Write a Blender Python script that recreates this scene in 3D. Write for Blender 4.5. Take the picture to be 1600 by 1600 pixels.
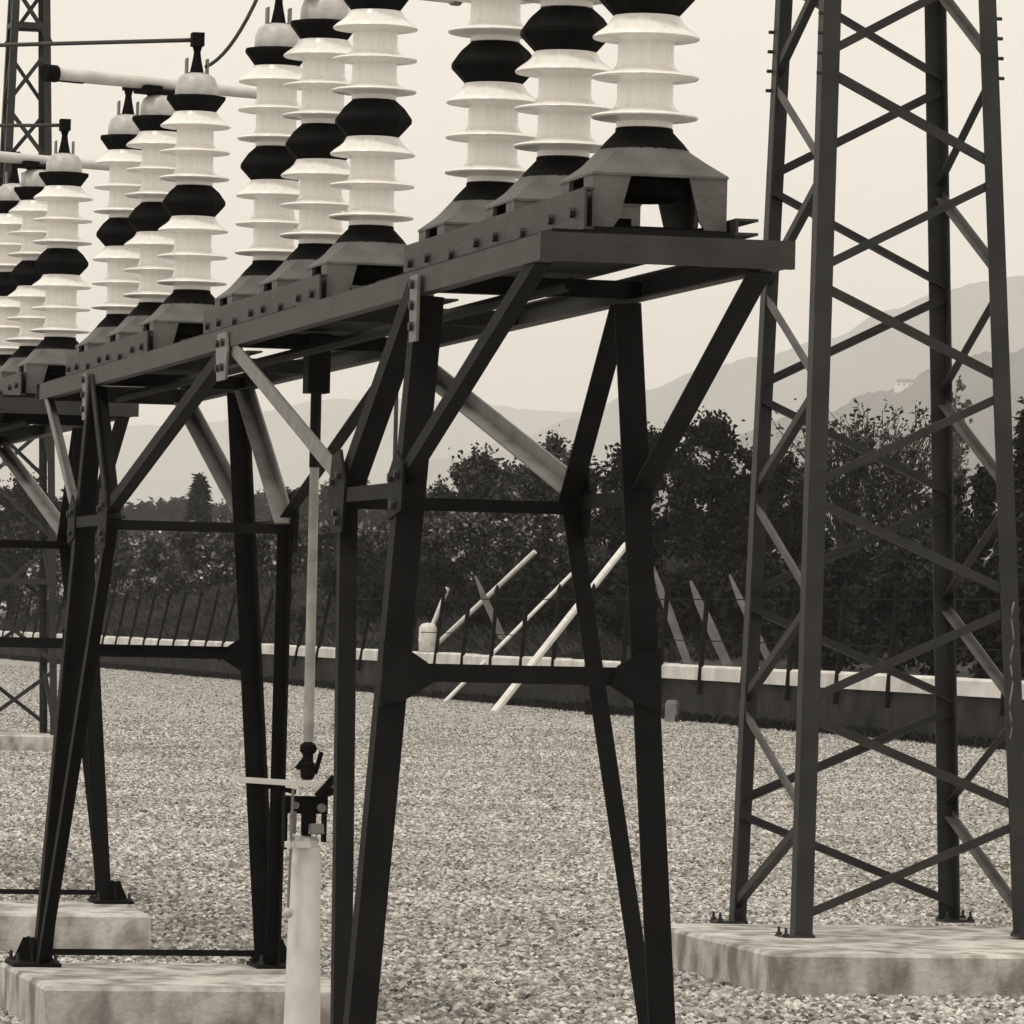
import bpy, math, random
from mathutils import Vector, Matrix

R = math.radians
sc = bpy.context.scene
for o in list(bpy.data.objects):
    bpy.data.objects.remove(o, do_unlink=True)
COL = sc.collection

# ------------------------------------------------------------------ camera
EYE = 1.88                      # eye height above the gravel
ROLL = 0.0227                   # the print is turned clockwise by about 1.3 degrees
cam = bpy.data.cameras.new('camera')
cam.sensor_width = 36.0
cam.lens = 180.0                # long lens: 8000 px focal length on a 1600 px frame
cam.shift_y = 177.0 / 1600.0
cam.clip_start = 0.5
cam.clip_end = 40000.0
camo = bpy.data.objects.new('camera', cam)
COL.objects.link(camo)
camo.matrix_world = Matrix.Translation((0, 0, EYE)) @ Matrix.Rotation(R(90), 4, 'X') @ Matrix.Rotation(ROLL, 4, 'Z')
sc.camera = camo

# ------------------------------------------------------------------ sky + sun (overcast)
SUN_EL, SUN_AZ = R(63), R(222)  # azimuth clockwise from +Y: behind the camera, to the left
w = bpy.data.worlds.new('World'); sc.world = w; w.use_nodes = True
nt = w.node_tree; nt.nodes.clear()
sky = nt.nodes.new('ShaderNodeTexSky'); sky.sky_type = 'NISHITA'; sky.sun_disc = False
sky.sun_elevation = SUN_EL; sky.sun_rotation = SUN_AZ; sky.air_density = 1.0; sky.dust_density = 3.0
bw = nt.nodes.new('ShaderNodeRGBToBW')
mix = nt.nodes.new('ShaderNodeMix'); mix.data_type = 'FLOAT'
mix.inputs[0].default_value = 0.80              # cloud layer evens the sky out
mix.inputs[3].default_value = 11.6
tint = nt.nodes.new('ShaderNodeMix'); tint.data_type = 'RGBA'; tint.blend_type = 'MULTIPLY'
tint.inputs[0].default_value = 1.0
tint.inputs[7].default_value = (1.0, 0.935, 0.82, 1)
bg = nt.nodes.new('ShaderNodeBackground'); bg.inputs[1].default_value = 0.105
out = nt.nodes.new('ShaderNodeOutputWorld')
nt.links.new(sky.outputs[0], bw.inputs[0]); nt.links.new(bw.outputs[0], mix.inputs[2])
nt.links.new(mix.outputs[0], tint.inputs[6]); nt.links.new(tint.outputs[2], bg.inputs[0])
nt.links.new(bg.outputs[0], out.inputs[0])
sun = bpy.data.lights.new('sun', 'SUN'); sun.energy = 1.5; sun.angle = R(12); sun.color = (1.0, 0.95, 0.86)
suno = bpy.data.objects.new('sun', sun); COL.objects.link(suno)
sd = Vector((math.sin(SUN_AZ) * math.cos(SUN_EL), math.cos(SUN_AZ) * math.cos(SUN_EL), math.sin(SUN_EL)))
suno.rotation_euler = (-sd).to_track_quat('-Z', 'Y').to_euler()
suno.location = sd * 60
sc.view_settings.view_transform = 'Standard'; sc.view_settings.look = 'None'
sc.view_settings.exposure = -0.03; sc.view_settings.gamma = 1.0
sc.view_settings.use_curve_mapping = False
sc.cycles.volume_bounces = 2
sc.cycles.max_bounces = 5

# ------------------------------------------------------------------ materials
def new_mat(name):
    m = bpy.data.materials.new(name); m.use_nodes = True
    n = m.node_tree; b = n.nodes['Principled BSDF']
    return m, n, b

def grey(v):
    return (v, v * 0.97, v * 0.93, 1)

def mat_noise(name, lo, hi, scale=8, rough=0.6, bump=0.0, bscale=60, spec=0.5, detail=6, island=0.0, metallic=0.0, spark=0.0):
    m, n, b = new_mat(name)
    tc = n.nodes.new('ShaderNodeTexCoord')
    no = n.nodes.new('ShaderNodeTexNoise'); no.inputs['Scale'].default_value = scale; no.inputs['Detail'].default_value = detail
    n.links.new(tc.outputs['Object'], no.inputs['Vector'])
    cr = n.nodes.new('ShaderNodeValToRGB')
    cr.color_ramp.elements[0].position = 0.3; cr.color_ramp.elements[1].position = 0.7
    cr.color_ramp.elements[0].color = grey(lo); cr.color_ramp.elements[1].color = grey(hi)
    n.links.new(no.outputs[0], cr.inputs[0])
    src = cr.outputs[0]
    if island:
        ge = n.nodes.new('ShaderNodeNewGeometry')
        mr = n.nodes.new('ShaderNodeMapRange'); mr.inputs[3].default_value = 1 - island; mr.inputs[4].default_value = 1 + island
        n.links.new(ge.outputs['Random Per Island'], mr.inputs[0])
        mx = n.nodes.new('ShaderNodeMix'); mx.data_type = 'RGBA'; mx.blend_type = 'MULTIPLY'; mx.inputs[0].default_value = 1
        n.links.new(src, mx.inputs[6]); n.links.new(mr.outputs[0], mx.inputs[7]); src = mx.outputs[2]
        if spark:
            n3 = n.nodes.new('ShaderNodeTexNoise'); n3.inputs['Scale'].default_value = 1.6; n3.inputs['Detail'].default_value = 2
            n.links.new(tc.outputs['Object'], n3.inputs['Vector'])
            ad = n.nodes.new('ShaderNodeMath'); ad.operation = 'ADD'; n.links.new(n3.outputs[0], ad.inputs[0])
            sm = n.nodes.new('ShaderNodeMath'); sm.operation = 'MULTIPLY'; sm.inputs[1].default_value = .45
            n.links.new(ge.outputs['Random Per Island'], sm.inputs[0]); n.links.new(sm.outputs[0], ad.inputs[1])
            m2 = n.nodes.new('ShaderNodeMapRange'); m2.inputs[1].default_value = .86; m2.inputs[2].default_value = 1.02
            n.links.new(ad.outputs[0], m2.inputs[0])
            mz = n.nodes.new('ShaderNodeMix'); mz.data_type = 'RGBA'; mz.inputs[7].default_value = grey(spark)
            n.links.new(m2.outputs[0], mz.inputs[0]); n.links.new(src, mz.inputs[6]); src = mz.outputs[2]
    n.links.new(src, b.inputs['Base Color'])
    b.inputs['Roughness'].default_value = rough
    b.inputs['Specular IOR Level'].default_value = spec
    b.inputs['Metallic'].default_value = metallic
    if bump:
        n2 = n.nodes.new('ShaderNodeTexNoise'); n2.inputs['Scale'].default_value = bscale; n2.inputs['Detail'].default_value = 8
        n.links.new(tc.outputs['Object'], n2.inputs['Vector'])
        bp = n.nodes.new('ShaderNodeBump'); bp.inputs['Strength'].default_value = bump; bp.inputs['Distance'].default_value = 0.02
        n.links.new(n2.outputs[0], bp.inputs['Height']); n.links.new(bp.outputs[0], b.inputs['Normal'])
    return m

M = {}
M['steel'] = mat_noise('painted_steel', 0.005, 0.010, 6, 0.65, 0.15, 90, 0.12)
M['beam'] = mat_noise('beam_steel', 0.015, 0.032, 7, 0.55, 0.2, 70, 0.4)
M['galv_and_lit'] = mat_noise('galvanised_and_lit_steel', 0.10, 0.17, 9, 0.5, 0.1, 80, 0.5)  # galvanised plates and fittings; on the braces its pale tone paints in skylight
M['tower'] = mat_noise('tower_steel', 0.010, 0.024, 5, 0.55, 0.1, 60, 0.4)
M['tower_lit'] = mat_noise('tower_steel_lit', 0.05, 0.10, 5, 0.55, 0.1, 60, 0.4)  # tower steel lightened to paint in the light on some braces
M['cast'] = mat_noise('cast_iron', 0.060, 0.11, 9, 0.6, 0.2, 60, 0.4)
M['black'] = mat_noise('black_iron', 0.004, 0.009, 10, 0.8, 0.15, 80, 0.06)
M['rod'] = mat_noise('grey_rod', 0.20, 0.36, 12, 0.5, 0.05, 60, 0.4)
M['bolt'] = mat_noise('bolt_iron', 0.012, 0.02, 10, 0.6)
M['porcelain'] = mat_noise('porcelain', 0.80, 0.86, 14, 0.22, 0, 60, 0.5)
M['cap'] = mat_noise('cap_metal', 0.36, 0.55, 16, 0.42, 0.05, 60, 0.5)
M['tube'] = mat_noise('pale_tube', 0.50, 0.64, 8, 0.4, 0.02, 40, 0.5)
M['concrete'] = mat_noise('concrete', 0.38, 0.62, 2.2, 0.9, 0.35, 35, 0.2, 10)
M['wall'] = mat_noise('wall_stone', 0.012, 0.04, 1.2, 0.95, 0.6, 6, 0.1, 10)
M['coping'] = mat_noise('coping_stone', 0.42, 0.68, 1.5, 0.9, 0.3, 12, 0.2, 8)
M['pole'] = mat_noise('pale_wood', 0.55, 0.75, 3, 0.7, 0.1, 30, 0.3)
M['board'] = mat_noise('weathered_board', 0.13, 0.24, 3, 0.8, 0.2, 20, 0.2)
M['bark'] = mat_noise('bark', 0.02, 0.05, 5, 0.95, 0.4, 20, 0.1)
M['leaf_dark'] = mat_noise('leaf_dark', 0.006, 0.022, 0.8, 0.85, spec=0.1, island=0.55)
M['leaf_mid'] = mat_noise('leaf_mid', 0.012, 0.055, 0.7, 0.85, spec=0.15, island=0.6, spark=0.20)
M['leaf_pale'] = mat_noise('leaf_pale', 0.012, 0.10, 0.8, 0.8, spec=0.15, island=0.65, detail=3, spark=0.55)
M['needle'] = mat_noise('needle', 0.010, 0.03, 0.6, 0.9, spec=0.1, island=0.4)
M['grass'] = mat_noise('grass', 0.02, 0.06, 0.25, 0.95, 0.8, 1.5, 0.1, 10, island=0.4)
M['hill'] = mat_noise('hill_wood', 0.02, 0.06, 0.004, 1.0, 0, 1, 0.0, 10)
M['house'] = mat_noise('house_wall', 0.70, 0.80, 1, 0.8)
M['roof'] = mat_noise('roof_tile', 0.10, 0.16, 1, 0.8)
M['wire'] = mat_noise('wire', 0.03, 0.05, 5, 0.5)

# white porcelain with faint dust streaks running down
def porcelain_streaks():
    m = M['porcelain']; n = m.node_tree; b = n.nodes['Principled BSDF']
    tc = n.nodes.new('ShaderNodeTexCoord'); mp = n.nodes.new('ShaderNodeMapping'); mp.inputs['Scale'].default_value = (50, 50, 5)
    no = n.nodes.new('ShaderNodeTexNoise'); no.inputs['Scale'].default_value = 1; no.inputs['Detail'].default_value = 6
    n.links.new(tc.outputs['Object'], mp.inputs[0]); n.links.new(mp.outputs[0], no.inputs['Vector'])
    cr = n.nodes.new('ShaderNodeValToRGB'); cr.color_ramp.elements[0].color = grey(0.74); cr.color_ramp.elements[1].color = grey(0.84)
    cr.color_ramp.elements[0].position = 0.25; cr.color_ramp.elements[1].position = 0.55
    n.links.new(no.outputs[0], cr.inputs[0]); n.links.new(cr.outputs[0], b.inputs['Base Color'])
porcelain_streaks()

def concrete_stains():
    m = M['concrete']; n = m.node_tree; b = n.nodes['Principled BSDF']
    old = b.inputs['Base Color'].links[0].from_socket
    tc = n.nodes.new('ShaderNodeTexCoord'); mp = n.nodes.new('ShaderNodeMapping'); mp.inputs['Scale'].default_value = (4.5, 4.5, 2.2)
    no = n.nodes.new('ShaderNodeTexNoise'); no.inputs['Scale'].default_value = 1.4; no.inputs['Detail'].default_value = 9
    n.links.new(tc.outputs['Object'], mp.inputs[0]); n.links.new(mp.outputs[0], no.inputs['Vector'])
    cr = n.nodes.new('ShaderNodeValToRGB'); cr.color_ramp.elements[0].position = 0.36; cr.color_ramp.elements[1].position = 0.6
    cr.color_ramp.elements[0].color = (0.42, 0.40, 0.37, 1); cr.color_ramp.elements[1].color = (1, 1, 1, 1)
    mx = n.nodes.new('ShaderNodeMix'); mx.data_type = 'RGBA'; mx.blend_type = 'MULTIPLY'; mx.inputs[0].default_value = 1
    n.links.new(no.outputs[0], cr.inputs[0]); n.links.new(old, mx.inputs[6]); n.links.new(cr.outputs[0], mx.inputs[7])
    n.links.new(mx.outputs[2], b.inputs['Base Color'])
concrete_stains()

# gravel seen from afar (and the bed below the stones)
def gravel_ground():
    m, n, b = new_mat('gravel_ground')
    tc = n.nodes.new('ShaderNodeTexCoord')
    vo = n.nodes.new('ShaderNodeTexVoronoi'); vo.inputs['Scale'].default_value = 16
    no = n.nodes.new('ShaderNodeTexNoise'); no.inputs['Scale'].default_value = 0.35; no.inputs['Detail'].default_value = 8
    n.links.new(tc.outputs['Object'], vo.inputs['Vector']); n.links.new(tc.outputs['Object'], no.inputs['Vector'])
    bwn = n.nodes.new('ShaderNodeRGBToBW'); n.links.new(vo.outputs['Color'], bwn.inputs[0])
    cr = n.nodes.new('ShaderNodeValToRGB')
    cr.color_ramp.elements[0].position = 0.15; cr.color_ramp.elements[1].position = 0.85
    cr.color_ramp.elements[0].color = grey(0.14); cr.color_ramp.elements[1].color = grey(0.52)
    n.links.new(bwn.outputs[0], cr.inputs[0])
    c2 = n.nodes.new('ShaderNodeValToRGB'); c2.color_ramp.elements[0].color = (0.8, 0.8, 0.8, 1); c2.color_ramp.elements[1].color = (1.1, 1.1, 1.1, 1)
    n.links.new(no.outputs[0], c2.inputs[0])
    mx = n.nodes.new('ShaderNodeMix'); mx.data_type = 'RGBA'; mx.blend_type = 'MULTIPLY'; mx.inputs[0].default_value = 1
    n.links.new(cr.outputs[0], mx.inputs[6]); n.links.new(c2.outputs[0], mx.inputs[7]); n.links.new(mx.outputs[2], b.inputs['Base Color'])
    b.inputs['Roughness'].default_value = 0.95; b.inputs['Specular IOR Level'].default_value = 0.15
    bp = n.nodes.new('ShaderNodeBump'); bp.inputs['Strength'].default_value = 0.6; bp.inputs['Distance'].default_value = 0.03
    bp.invert = True
    n.links.new(vo.outputs['Distance'], bp.inputs['Height']); n.links.new(bp.outputs[0], b.inputs['Normal'])
    return m
M['gravel_ground'] = gravel_ground()

def gravel_stone():
    m, n, b = new_mat('gravel_stone')
    oi = n.nodes.new('ShaderNodeObjectInfo')
    cr = n.nodes.new('ShaderNodeValToRGB'); e = cr.color_ramp.elements
    e[0].position = 0.0; e[0].color = grey(0.06); e[1].position = 1.0; e[1].color = grey(0.62)
    x = e.new(0.22); x.color = grey(0.17)
    x = e.new(0.75); x.color = grey(0.38)
    n.links.new(oi.outputs['Random'], cr.inputs[0])
    no = n.nodes.new('ShaderNodeTexNoise'); no.inputs['Scale'].default_value = 0.45; no.inputs['Detail'].default_value = 5
    n.links.new(oi.outputs['Location'], no.inputs['Vector'])
    c2 = n.nodes.new('ShaderNodeValToRGB'); c2.color_ramp.elements[0].position = .35; c2.color_ramp.elements[1].position = .62
    c2.color_ramp.elements[0].color = (0.92, 0.905, 0.88, 1); c2.color_ramp.elements[1].color = (1.22, 1.21, 1.19, 1)
    n.links.new(no.outputs[0], c2.inputs[0])
    mx = n.nodes.new('ShaderNodeMix'); mx.data_type = 'RGBA'; mx.blend_type = 'MULTIPLY'; mx.inputs[0].default_value = 1
    n.links.new(cr.outputs[0], mx.inputs[6]); n.links.new(c2.outputs[0], mx.inputs[7]); n.links.new(mx.outputs[2], b.inputs['Base Color'])
    b.inputs['Roughness'].default_value = 0.85; b.inputs['Specular IOR Level'].default_value = 0.2
    return m
M['stone'] = gravel_stone()
M['gravel_bed'] = mat_noise('gravel_bed', 0.07, 0.16, 30, 0.95, 0.4, 40, 0.1)

# ------------------------------------------------------------------ mesh helpers
def mesh(name, verts, faces, mat, smooth=False):
    me = bpy.data.meshes.new(name)
    me.from_pydata([tuple(v) for v in verts], [], faces)
    me.materials.append(mat)
    if smooth:
        me.polygons.foreach_set('use_smooth', [True] * len(me.polygons))
    me.update()
    return me

def link(name, me, parent=None, loc=None, rot=None):
    o = bpy.data.objects.new(name, me)
    COL.objects.link(o)
    if parent is not None: o.parent = parent
    if loc is not None: o.location = loc
    if rot is not None: o.rotation_euler = rot
    return o

def tag(o, label=None, cat=None, group=None, kind=None):
    if label: o['label'] = label
    if cat: o['category'] = cat
    if group: o['group'] = group
    if kind: o['kind'] = kind
    return o

def thing(name, label, cat, loc=(0, 0, 0), rotz=0.0, group=None):
    o = bpy.data.objects.new(name, None); COL.objects.link(o)
    o.empty_display_size = 0.1
    o.location = loc; o.rotation_euler = (0, 0, rotz)
    return tag(o, label, cat, group)

def copy_tree(o, parent=None):
    c = o.copy(); COL.objects.link(c)
    if parent is not None: c.parent = parent
    for ch in list(o.children):
        copy_tree(ch, c)
    return c

def box_data(x0, x1, y0, y1, z0, z1):
    v = [(x0, y0, z0), (x1, y0, z0), (x1, y1, z0), (x0, y1, z0), (x0, y0, z1), (x1, y0, z1), (x1, y1, z1), (x0, y1, z1)]
    f = [(0, 3, 2, 1), (4, 5, 6, 7), (0, 1, 5, 4), (1, 2, 6, 5), (2, 3, 7, 6), (3, 0, 4, 7)]
    return v, f

def merge(parts):
    V, F = [], []
    for v, f in parts:
        k = len(V); V += [tuple(p) for p in v]; F += [tuple(i + k for i in q) for q in f]
    return V, F

def prism(sec, p0, p1, a, b):
    """closed section (list of 2-D points along axes a, b) swept from p0 to p1"""
    n = len(sec)
    V = [p0 + a * s + b * t for s, t in sec] + [p1 + a * s + b * t for s, t in sec]
    F = [(i, (i + 1) % n, n + (i + 1) % n, n + i) for i in range(n)]
    F.append(tuple(range(n))[::-1]); F.append(tuple(range(n, 2 * n)))
    return V, F

def axes(p0, p1, n):
    d = (p1 - p0).normalized()
    a = (n - d * n.dot(d)).normalized()
    b = d.cross(a)
    return d, a, b

def L_sec(s, t, s2=None):
    s2 = s2 or s
    return [(0, 0), (s, 0), (s, t), (t, t), (t, s2), (0, s2)]

def angle_bar(p0, p1, a_dir, b_dir, s=0.06, t=0.007, s2=None):
    """rolled angle: heel on the line p0-p1, flanges along a_dir and b_dir"""
    p0, p1, a_dir, b_dir = Vector(p0), Vector(p1), Vector(a_dir), Vector(b_dir)
    d = (p1 - p0).normalized()
    a = (a_dir - d * a_dir.dot(d)).normalized()
    b = (b_dir - d * b_dir.dot(d)); b = (b - a * b.dot(a)).normalized()
    V, F = prism(L_sec(s, t, s2), p0, p1, a, b)
    if d.dot(a.cross(b)) < 0:
        F = [q[::-1] for q in F]
    return V, F

def chan_bar(p0, p1, up, side, h=0.08, fl=0.045, t=0.007):
    """channel: web in the plane of `up`, flanges towards `side`"""
    p0, p1 = Vector(p0), Vector(p1); up = Vector(up); side = Vector(side)
    d = (p1 - p0).normalized()
    a = (up - d * up.dot(d)).normalized(); b = (side - d * side.dot(d)); b = (b - a * b.dot(a)).normalized()
    sec = [(0, 0), (h, 0), (h, fl), (h - t, fl), (h - t, t), (t, t), (t, fl), (0, fl)]
    V, F = prism(sec, p0, p1, a, b)
    if d.dot(a.cross(b)) < 0:
        F = [q[::-1] for q in F]
    return V, F

def bar(p0, p1, wdt, thk, n):
    p0, p1 = Vector(p0), Vector(p1)
    d, a, b = axes(p0, p1, Vector(n))
    h, k = thk / 2, wdt / 2
    return prism([(-h, -k), (h, -k), (h, k), (-h, k)], p0, p1, a, b)

def tube(pts, rad, seg=10, cap=True):
    pts = [Vector(p) for p in pts]
    rads = rad if isinstance(rad, (list, tuple)) else [rad] * len(pts)
    V, F = [], []
    n0 = Vector((0, 0, 1))
    for i, p in enumerate(pts):
        d = (pts[min(i + 1, len(pts) - 1)] - pts[max(i - 1, 0)]).normalized()
        a = d.cross(n0)
        if a.length < 1e-3: a = d.cross(Vector((1, 0, 0)))
        a.normalize(); b = d.cross(a)
        for k in range(seg):
            th = 2 * math.pi * k / seg
            V.append(p + (a * math.cos(th) + b * math.sin(th)) * rads[i])
    for i in range(len(pts) - 1):
        for k in range(seg):
            k2 = (k + 1) % seg
            F.append((i * seg + k, i * seg + k2, (i + 1) * seg + k2, (i + 1) * seg + k))
    if cap:
        F.append(tuple(range(seg))[::-1]); F.append(tuple((len(pts) - 1) * seg + k for k in range(seg)))
    return V, F

def lathe(prof, seg=32, z=0.0, rot=0.0):
    V, F = [], []
    for r, h in prof:
        for k in range(seg):
            th = 2 * math.pi * k / seg + rot
            V.append((r * math.cos(th), r * math.sin(th), h + z))
    for i in range(len(prof) - 1):
        for k in range(seg):
            k2 = (k + 1) % seg
            F.append((i * seg + k, i * seg + k2, (i + 1) * seg + k2, (i + 1) * seg + k))
    F.append(tuple(range(seg))[::-1]); F.append(tuple((len(prof) - 1) * seg + k for k in range(seg)))
    return V, F

def poly_plate(pts, nrm, t):
    """flat plate: polygon pts (3-D, planar) given a thickness along nrm"""
    nrm = Vector(nrm).normalized() * t
    pts = [Vector(p) for p in pts]; n = len(pts)
    V = pts + [p + nrm for p in pts]
    F = [tuple(range(n))[::-1], tuple(range(n, 2 * n))] + [(i, (i + 1) % n, n + (i + 1) % n, n + i) for i in range(n)]
    return V, F

def fix_normals(me):
    import bmesh
    bm = bmesh.new(); bm.from_mesh(me)
    bmesh.ops.recalc_face_normals(bm, faces=bm.faces)
    bm.to_mesh(me); bm.free()

def part(name, vf, mat, parent, smooth=False, loc=None):
    me = mesh(name, vf[0], vf[1], mat, smooth)
    fix_normals(me)
    return link(name, me, parent, loc)

def smooth_angle(me, ang=40):
    import bmesh
    bm = bmesh.new(); bm.from_mesh(me)
    for e in bm.edges:
        if len(e.link_faces) == 2:
            e.smooth = e.calc_face_angle(0) < R(ang)
    for f in bm.faces: f.smooth = True
    bm.to_mesh(me); bm.free()

# ------------------------------------------------------------------ the yard's own grid
# u runs across the switchgear row, v along it (away and to the left)
TH = math.atan2(0.225, 0.974)
GX, GY = 0.0703, 15.2
U = Vector((math.cos(TH), math.sin(TH), 0)); VV = Vector((-math.sin(TH), math.cos(TH), 0)); ZZ = Vector((0, 0, 1))
def G(u, v, z=0.0):
    return Vector((GX, GY, 0)) + U * u + VV * v + ZZ * z
def px(x, y, Y):
    """place at depth Y seen at (x, y) of the 1600 px print: used to survey the far planting"""
    dx, dy = x - 800.0, y - 977.0
    xx, yy = dx + ROLL * dy, dy - ROLL * dx
    return Vector((xx * Y / 8000.0, Y, EYE - yy * Y / 8000.0))

# ------------------------------------------------------------------ ground
PAD = 0.22
def ground():
    me = mesh('ground', [(-11800, -140, -0.012), (11800, -140, -0.012), (11800, 18300, -0.012), (-11800, 18300, -0.012)], [(0, 1, 2, 3)], M['gravel_ground'])
    o = link('ground', me); tag(o, kind='structure')
ground()

# loose gravel, real stones as far as they can be told apart
def gravel():
    bed_v, bed_f = [], []
    ys = [21.0 + i * 4.0 for i in range(43)]
    for y in ys:
        hw = y * 0.104 + 1.6
        bed_v += [(-hw, y, 0.0), (min(hw, -15.1 + (189.0 - y) * 0.227 - .15), y, 0.0)]
    for i in range(len(ys) - 1):
        bed_f.append((2 * i, 2 * i + 1, 2 * i + 3, 2 * i + 2))
    me = mesh('gravel', bed_v, bed_f, M['gravel_ground'])
    o = link('gravel', me); tag(o, 'loose pale grey gravel covering the yard', 'gravel', kind='stuff')
    o.location.z = -0.008
    g = bpy.data.node_groups.new('gravel_stones', 'GeometryNodeTree')
    g.interface.new_socket('Geometry', in_out='INPUT', socket_type='NodeSocketGeometry')
    g.interface.new_socket('Geometry', in_out='OUTPUT', socket_type='NodeSocketGeometry')
    N = g.nodes; Lk = g.links
    gi = N.new('NodeGroupInput'); go = N.new('NodeGroupOutput')
    dp = N.new('GeometryNodeDistributePointsOnFaces'); dp.inputs['Density'].default_value = 520
    ps = N.new('GeometryNodeInputPosition'); sx = N.new('ShaderNodeSeparateXYZ'); mr = N.new('ShaderNodeMapRange')
    mr.inputs[1].default_value = 32; mr.inputs[2].default_value = 95; mr.inputs[3].default_value = 620; mr.inputs[4].default_value = 16
    Lk.new(ps.outputs[0], sx.inputs[0]); Lk.new(sx.outputs[1], mr.inputs[0]); Lk.new(mr.outputs[0], dp.inputs['Density'])
    ico = N.new('GeometryNodeMeshIcoSphere'); ico.inputs['Radius'].default_value = 0.0225; ico.inputs['Subdivisions'].default_value = 1
    smt = N.new('GeometryNodeSetMaterial'); smt.inputs['Material'].default_value = M['stone']
    rv = N.new('FunctionNodeRandomValue'); rv.data_type = 'FLOAT_VECTOR'
    rv.inputs[0].default_value = (0.6, 0.6, 0.6); rv.inputs[1].default_value = (1.5, 1.35, 1.5)
    rr = N.new('FunctionNodeRandomValue'); rr.data_type = 'FLOAT_VECTOR'
    rr.inputs[0].default_value = (-1.2, -1.2, 0); rr.inputs[1].default_value = (1.2, 1.2, 6.28); rr.inputs['Seed'].default_value = 7
    ip = N.new('GeometryNodeInstanceOnPoints'); jn = N.new('GeometryNodeJoinGeometry')
    Lk.new(gi.outputs[0], dp.inputs[0]); Lk.new(dp.outputs[0], ip.inputs['Points'])
    Lk.new(ico.outputs[0], smt.inputs[0]); Lk.new(smt.outputs[0], ip.inputs['Instance'])
    Lk.new(rv.outputs[0], ip.inputs['Scale']); Lk.new(rr.outputs[0], ip.inputs['Rotation'])
    Lk.new(gi.outputs[0], jn.inputs[0]); Lk.new(ip.outputs[0], jn.inputs[0]); Lk.new(jn.outputs[0], go.inputs[0])
    md = o.modifiers.new('stones', 'NODES'); md.node_group = g
gravel()

# ------------------------------------------------------------------ hills
def ridge(name, pts, Y, depth, seed, rough, label=None):
    """pts: silhouette surveyed as (x, y) on the print at distance Y"""
    rnd = random.Random(seed)
    P = [px(x, y, Y) for x, y in pts]
    nx, ny = 360, 10
    V, F = [], []
    x0, x1 = P[0].x, P[-1].x
    hs = []
    ph = [rnd.uniform(0, 6.28) for _ in range(8)]
    for i in range(nx + 1):
        x = x0 + (x1 - x0) * i / nx
        k = 0
        while k < len(P) - 2 and P[k + 1].x < x: k += 1
        t = (x - P[k].x) / (P[k + 1].x - P[k].x)
        t = t * t * (3 - 2 * t)
        h = P[k].z + (P[k + 1].z - P[k].z) * t
        for q in range(5):
            h += rough * 0.9 * math.sin((x - x0) / (x1 - x0) * 6.28 * (7 + 9 * q) + ph[q]) / (1 + q)
        h += rnd.uniform(-1, 1) * rough * 0.55
        hs.append(h)
    for j in range(ny + 1):
        t = j / ny
        for i in range(nx + 1):
            x = x0 + (x1 - x0) * i / nx
            y = Y - depth * (1 - t) ** 1.0
            z = hs[i] * (t ** 1.4) + (rnd.uniform(-1, 1) * rough * 0.8 if 0 < j < ny else 0)
            V.append((x * (y / Y) ** 0.2, y, z - (8 if j == 0 else 0)))
    for j in range(ny):
        for i in range(nx):
            a = j * (nx + 1) + i
            F.append((a, a + 1, a + nx + 2, a + nx + 1))
    nb = len(V)
    for i in range(nx + 1):
        V.append((x0 + (x1 - x0) * i / nx, Y + depth * 0.6, -8))
    top = ny * (nx + 1)
    for i in range(nx):
        F.append((top + i, top + i + 1, nb + i + 1, nb + i))
    me = mesh(name, V, F, M['hill'], True)
    o = link(name, me); tag(o, kind='structure')
    return o
ridge('hills', [(-900, 700), (0, 690), (300, 660), (520, 625), (690, 626), (850, 640), (1000, 650), (1700, 700), (2600, 720)], 15000, 3000, 3, 3.5)
ridge('wooded_hills', [(-900, 800), (200, 800), (560, 760), (690, 716), (800, 688), (900, 655), (1000, 612), (1090, 578), (1180, 556), (1290, 530), (1390, 488), (1480, 452), (1540, 440), (1600, 430), (1800, 405), (2600, 420)], 11000, 3600, 5, 3.2)
ridge('near_hill', [(200, 850), (900, 760), (1130, 690), (1250, 650), (1380, 610), (1470, 580), (1540, 552), (1600, 545), (1800, 520), (2400, 540)], 5200, 1800, 8, 3.0)

# ------------------------------------------------------------------ boundary wall, fence, bank
WL = Vector((-15.1, 189.0, 0)); WR = Vector((8.5, 85.0, 0))
WD = (WR - WL).normalized(); WN = Vector((-WD.y, WD.x, 0))      # WN points away from the yard
if WN.y < 0: WN = -WN
def Wp(s, n=0.0, z=0.0):
    return WL + WD * s + WN * n + ZZ * z
WLEN = (WR - WL).length
S0, S1 = -36.0, WLEN + 22.0
POST = 3.3
NP = int((S1 - S0) / POST)

def terrain_h(p):
    q = p - WL; n = q.dot(WN); s = q.dot(WD)
    if n < 0.3 or n > 86: return 0.0
    left = max(0.0, min(1.0, (78 - s) / 45)); left = left * left * (3 - 2 * left)
    t = min(1.0, (n - 0.3) / 12.0)
    return 0.70 + t * (0.9 + 2.6 * left)

def bank():
    V, F = [], []
    rnd = random.Random(4)
    ns, nn = 90, 26
    for j in range(nn + 1):
        n = 0.34 + (j / nn) ** 1.8 * 90
        for i in range(ns + 1):
            s = S0 - 30 + (S1 - S0 + 60) * i / ns
            p = Wp(s, n)
            V.append((p.x, p.y, terrain_h(p) + (rnd.uniform(-0.1, 0.1) if j else 0)))
    for j in range(nn):
        for i in range(ns):
            a = j * (ns + 1) + i
            F.append((a, a + ns + 1, a + ns + 2, a + 1))
    me = mesh('grass_bank', V, F, M['grass'], True); fix_normals(me)
    tag(link('grass_bank', me), kind='structure')
bank()

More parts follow.
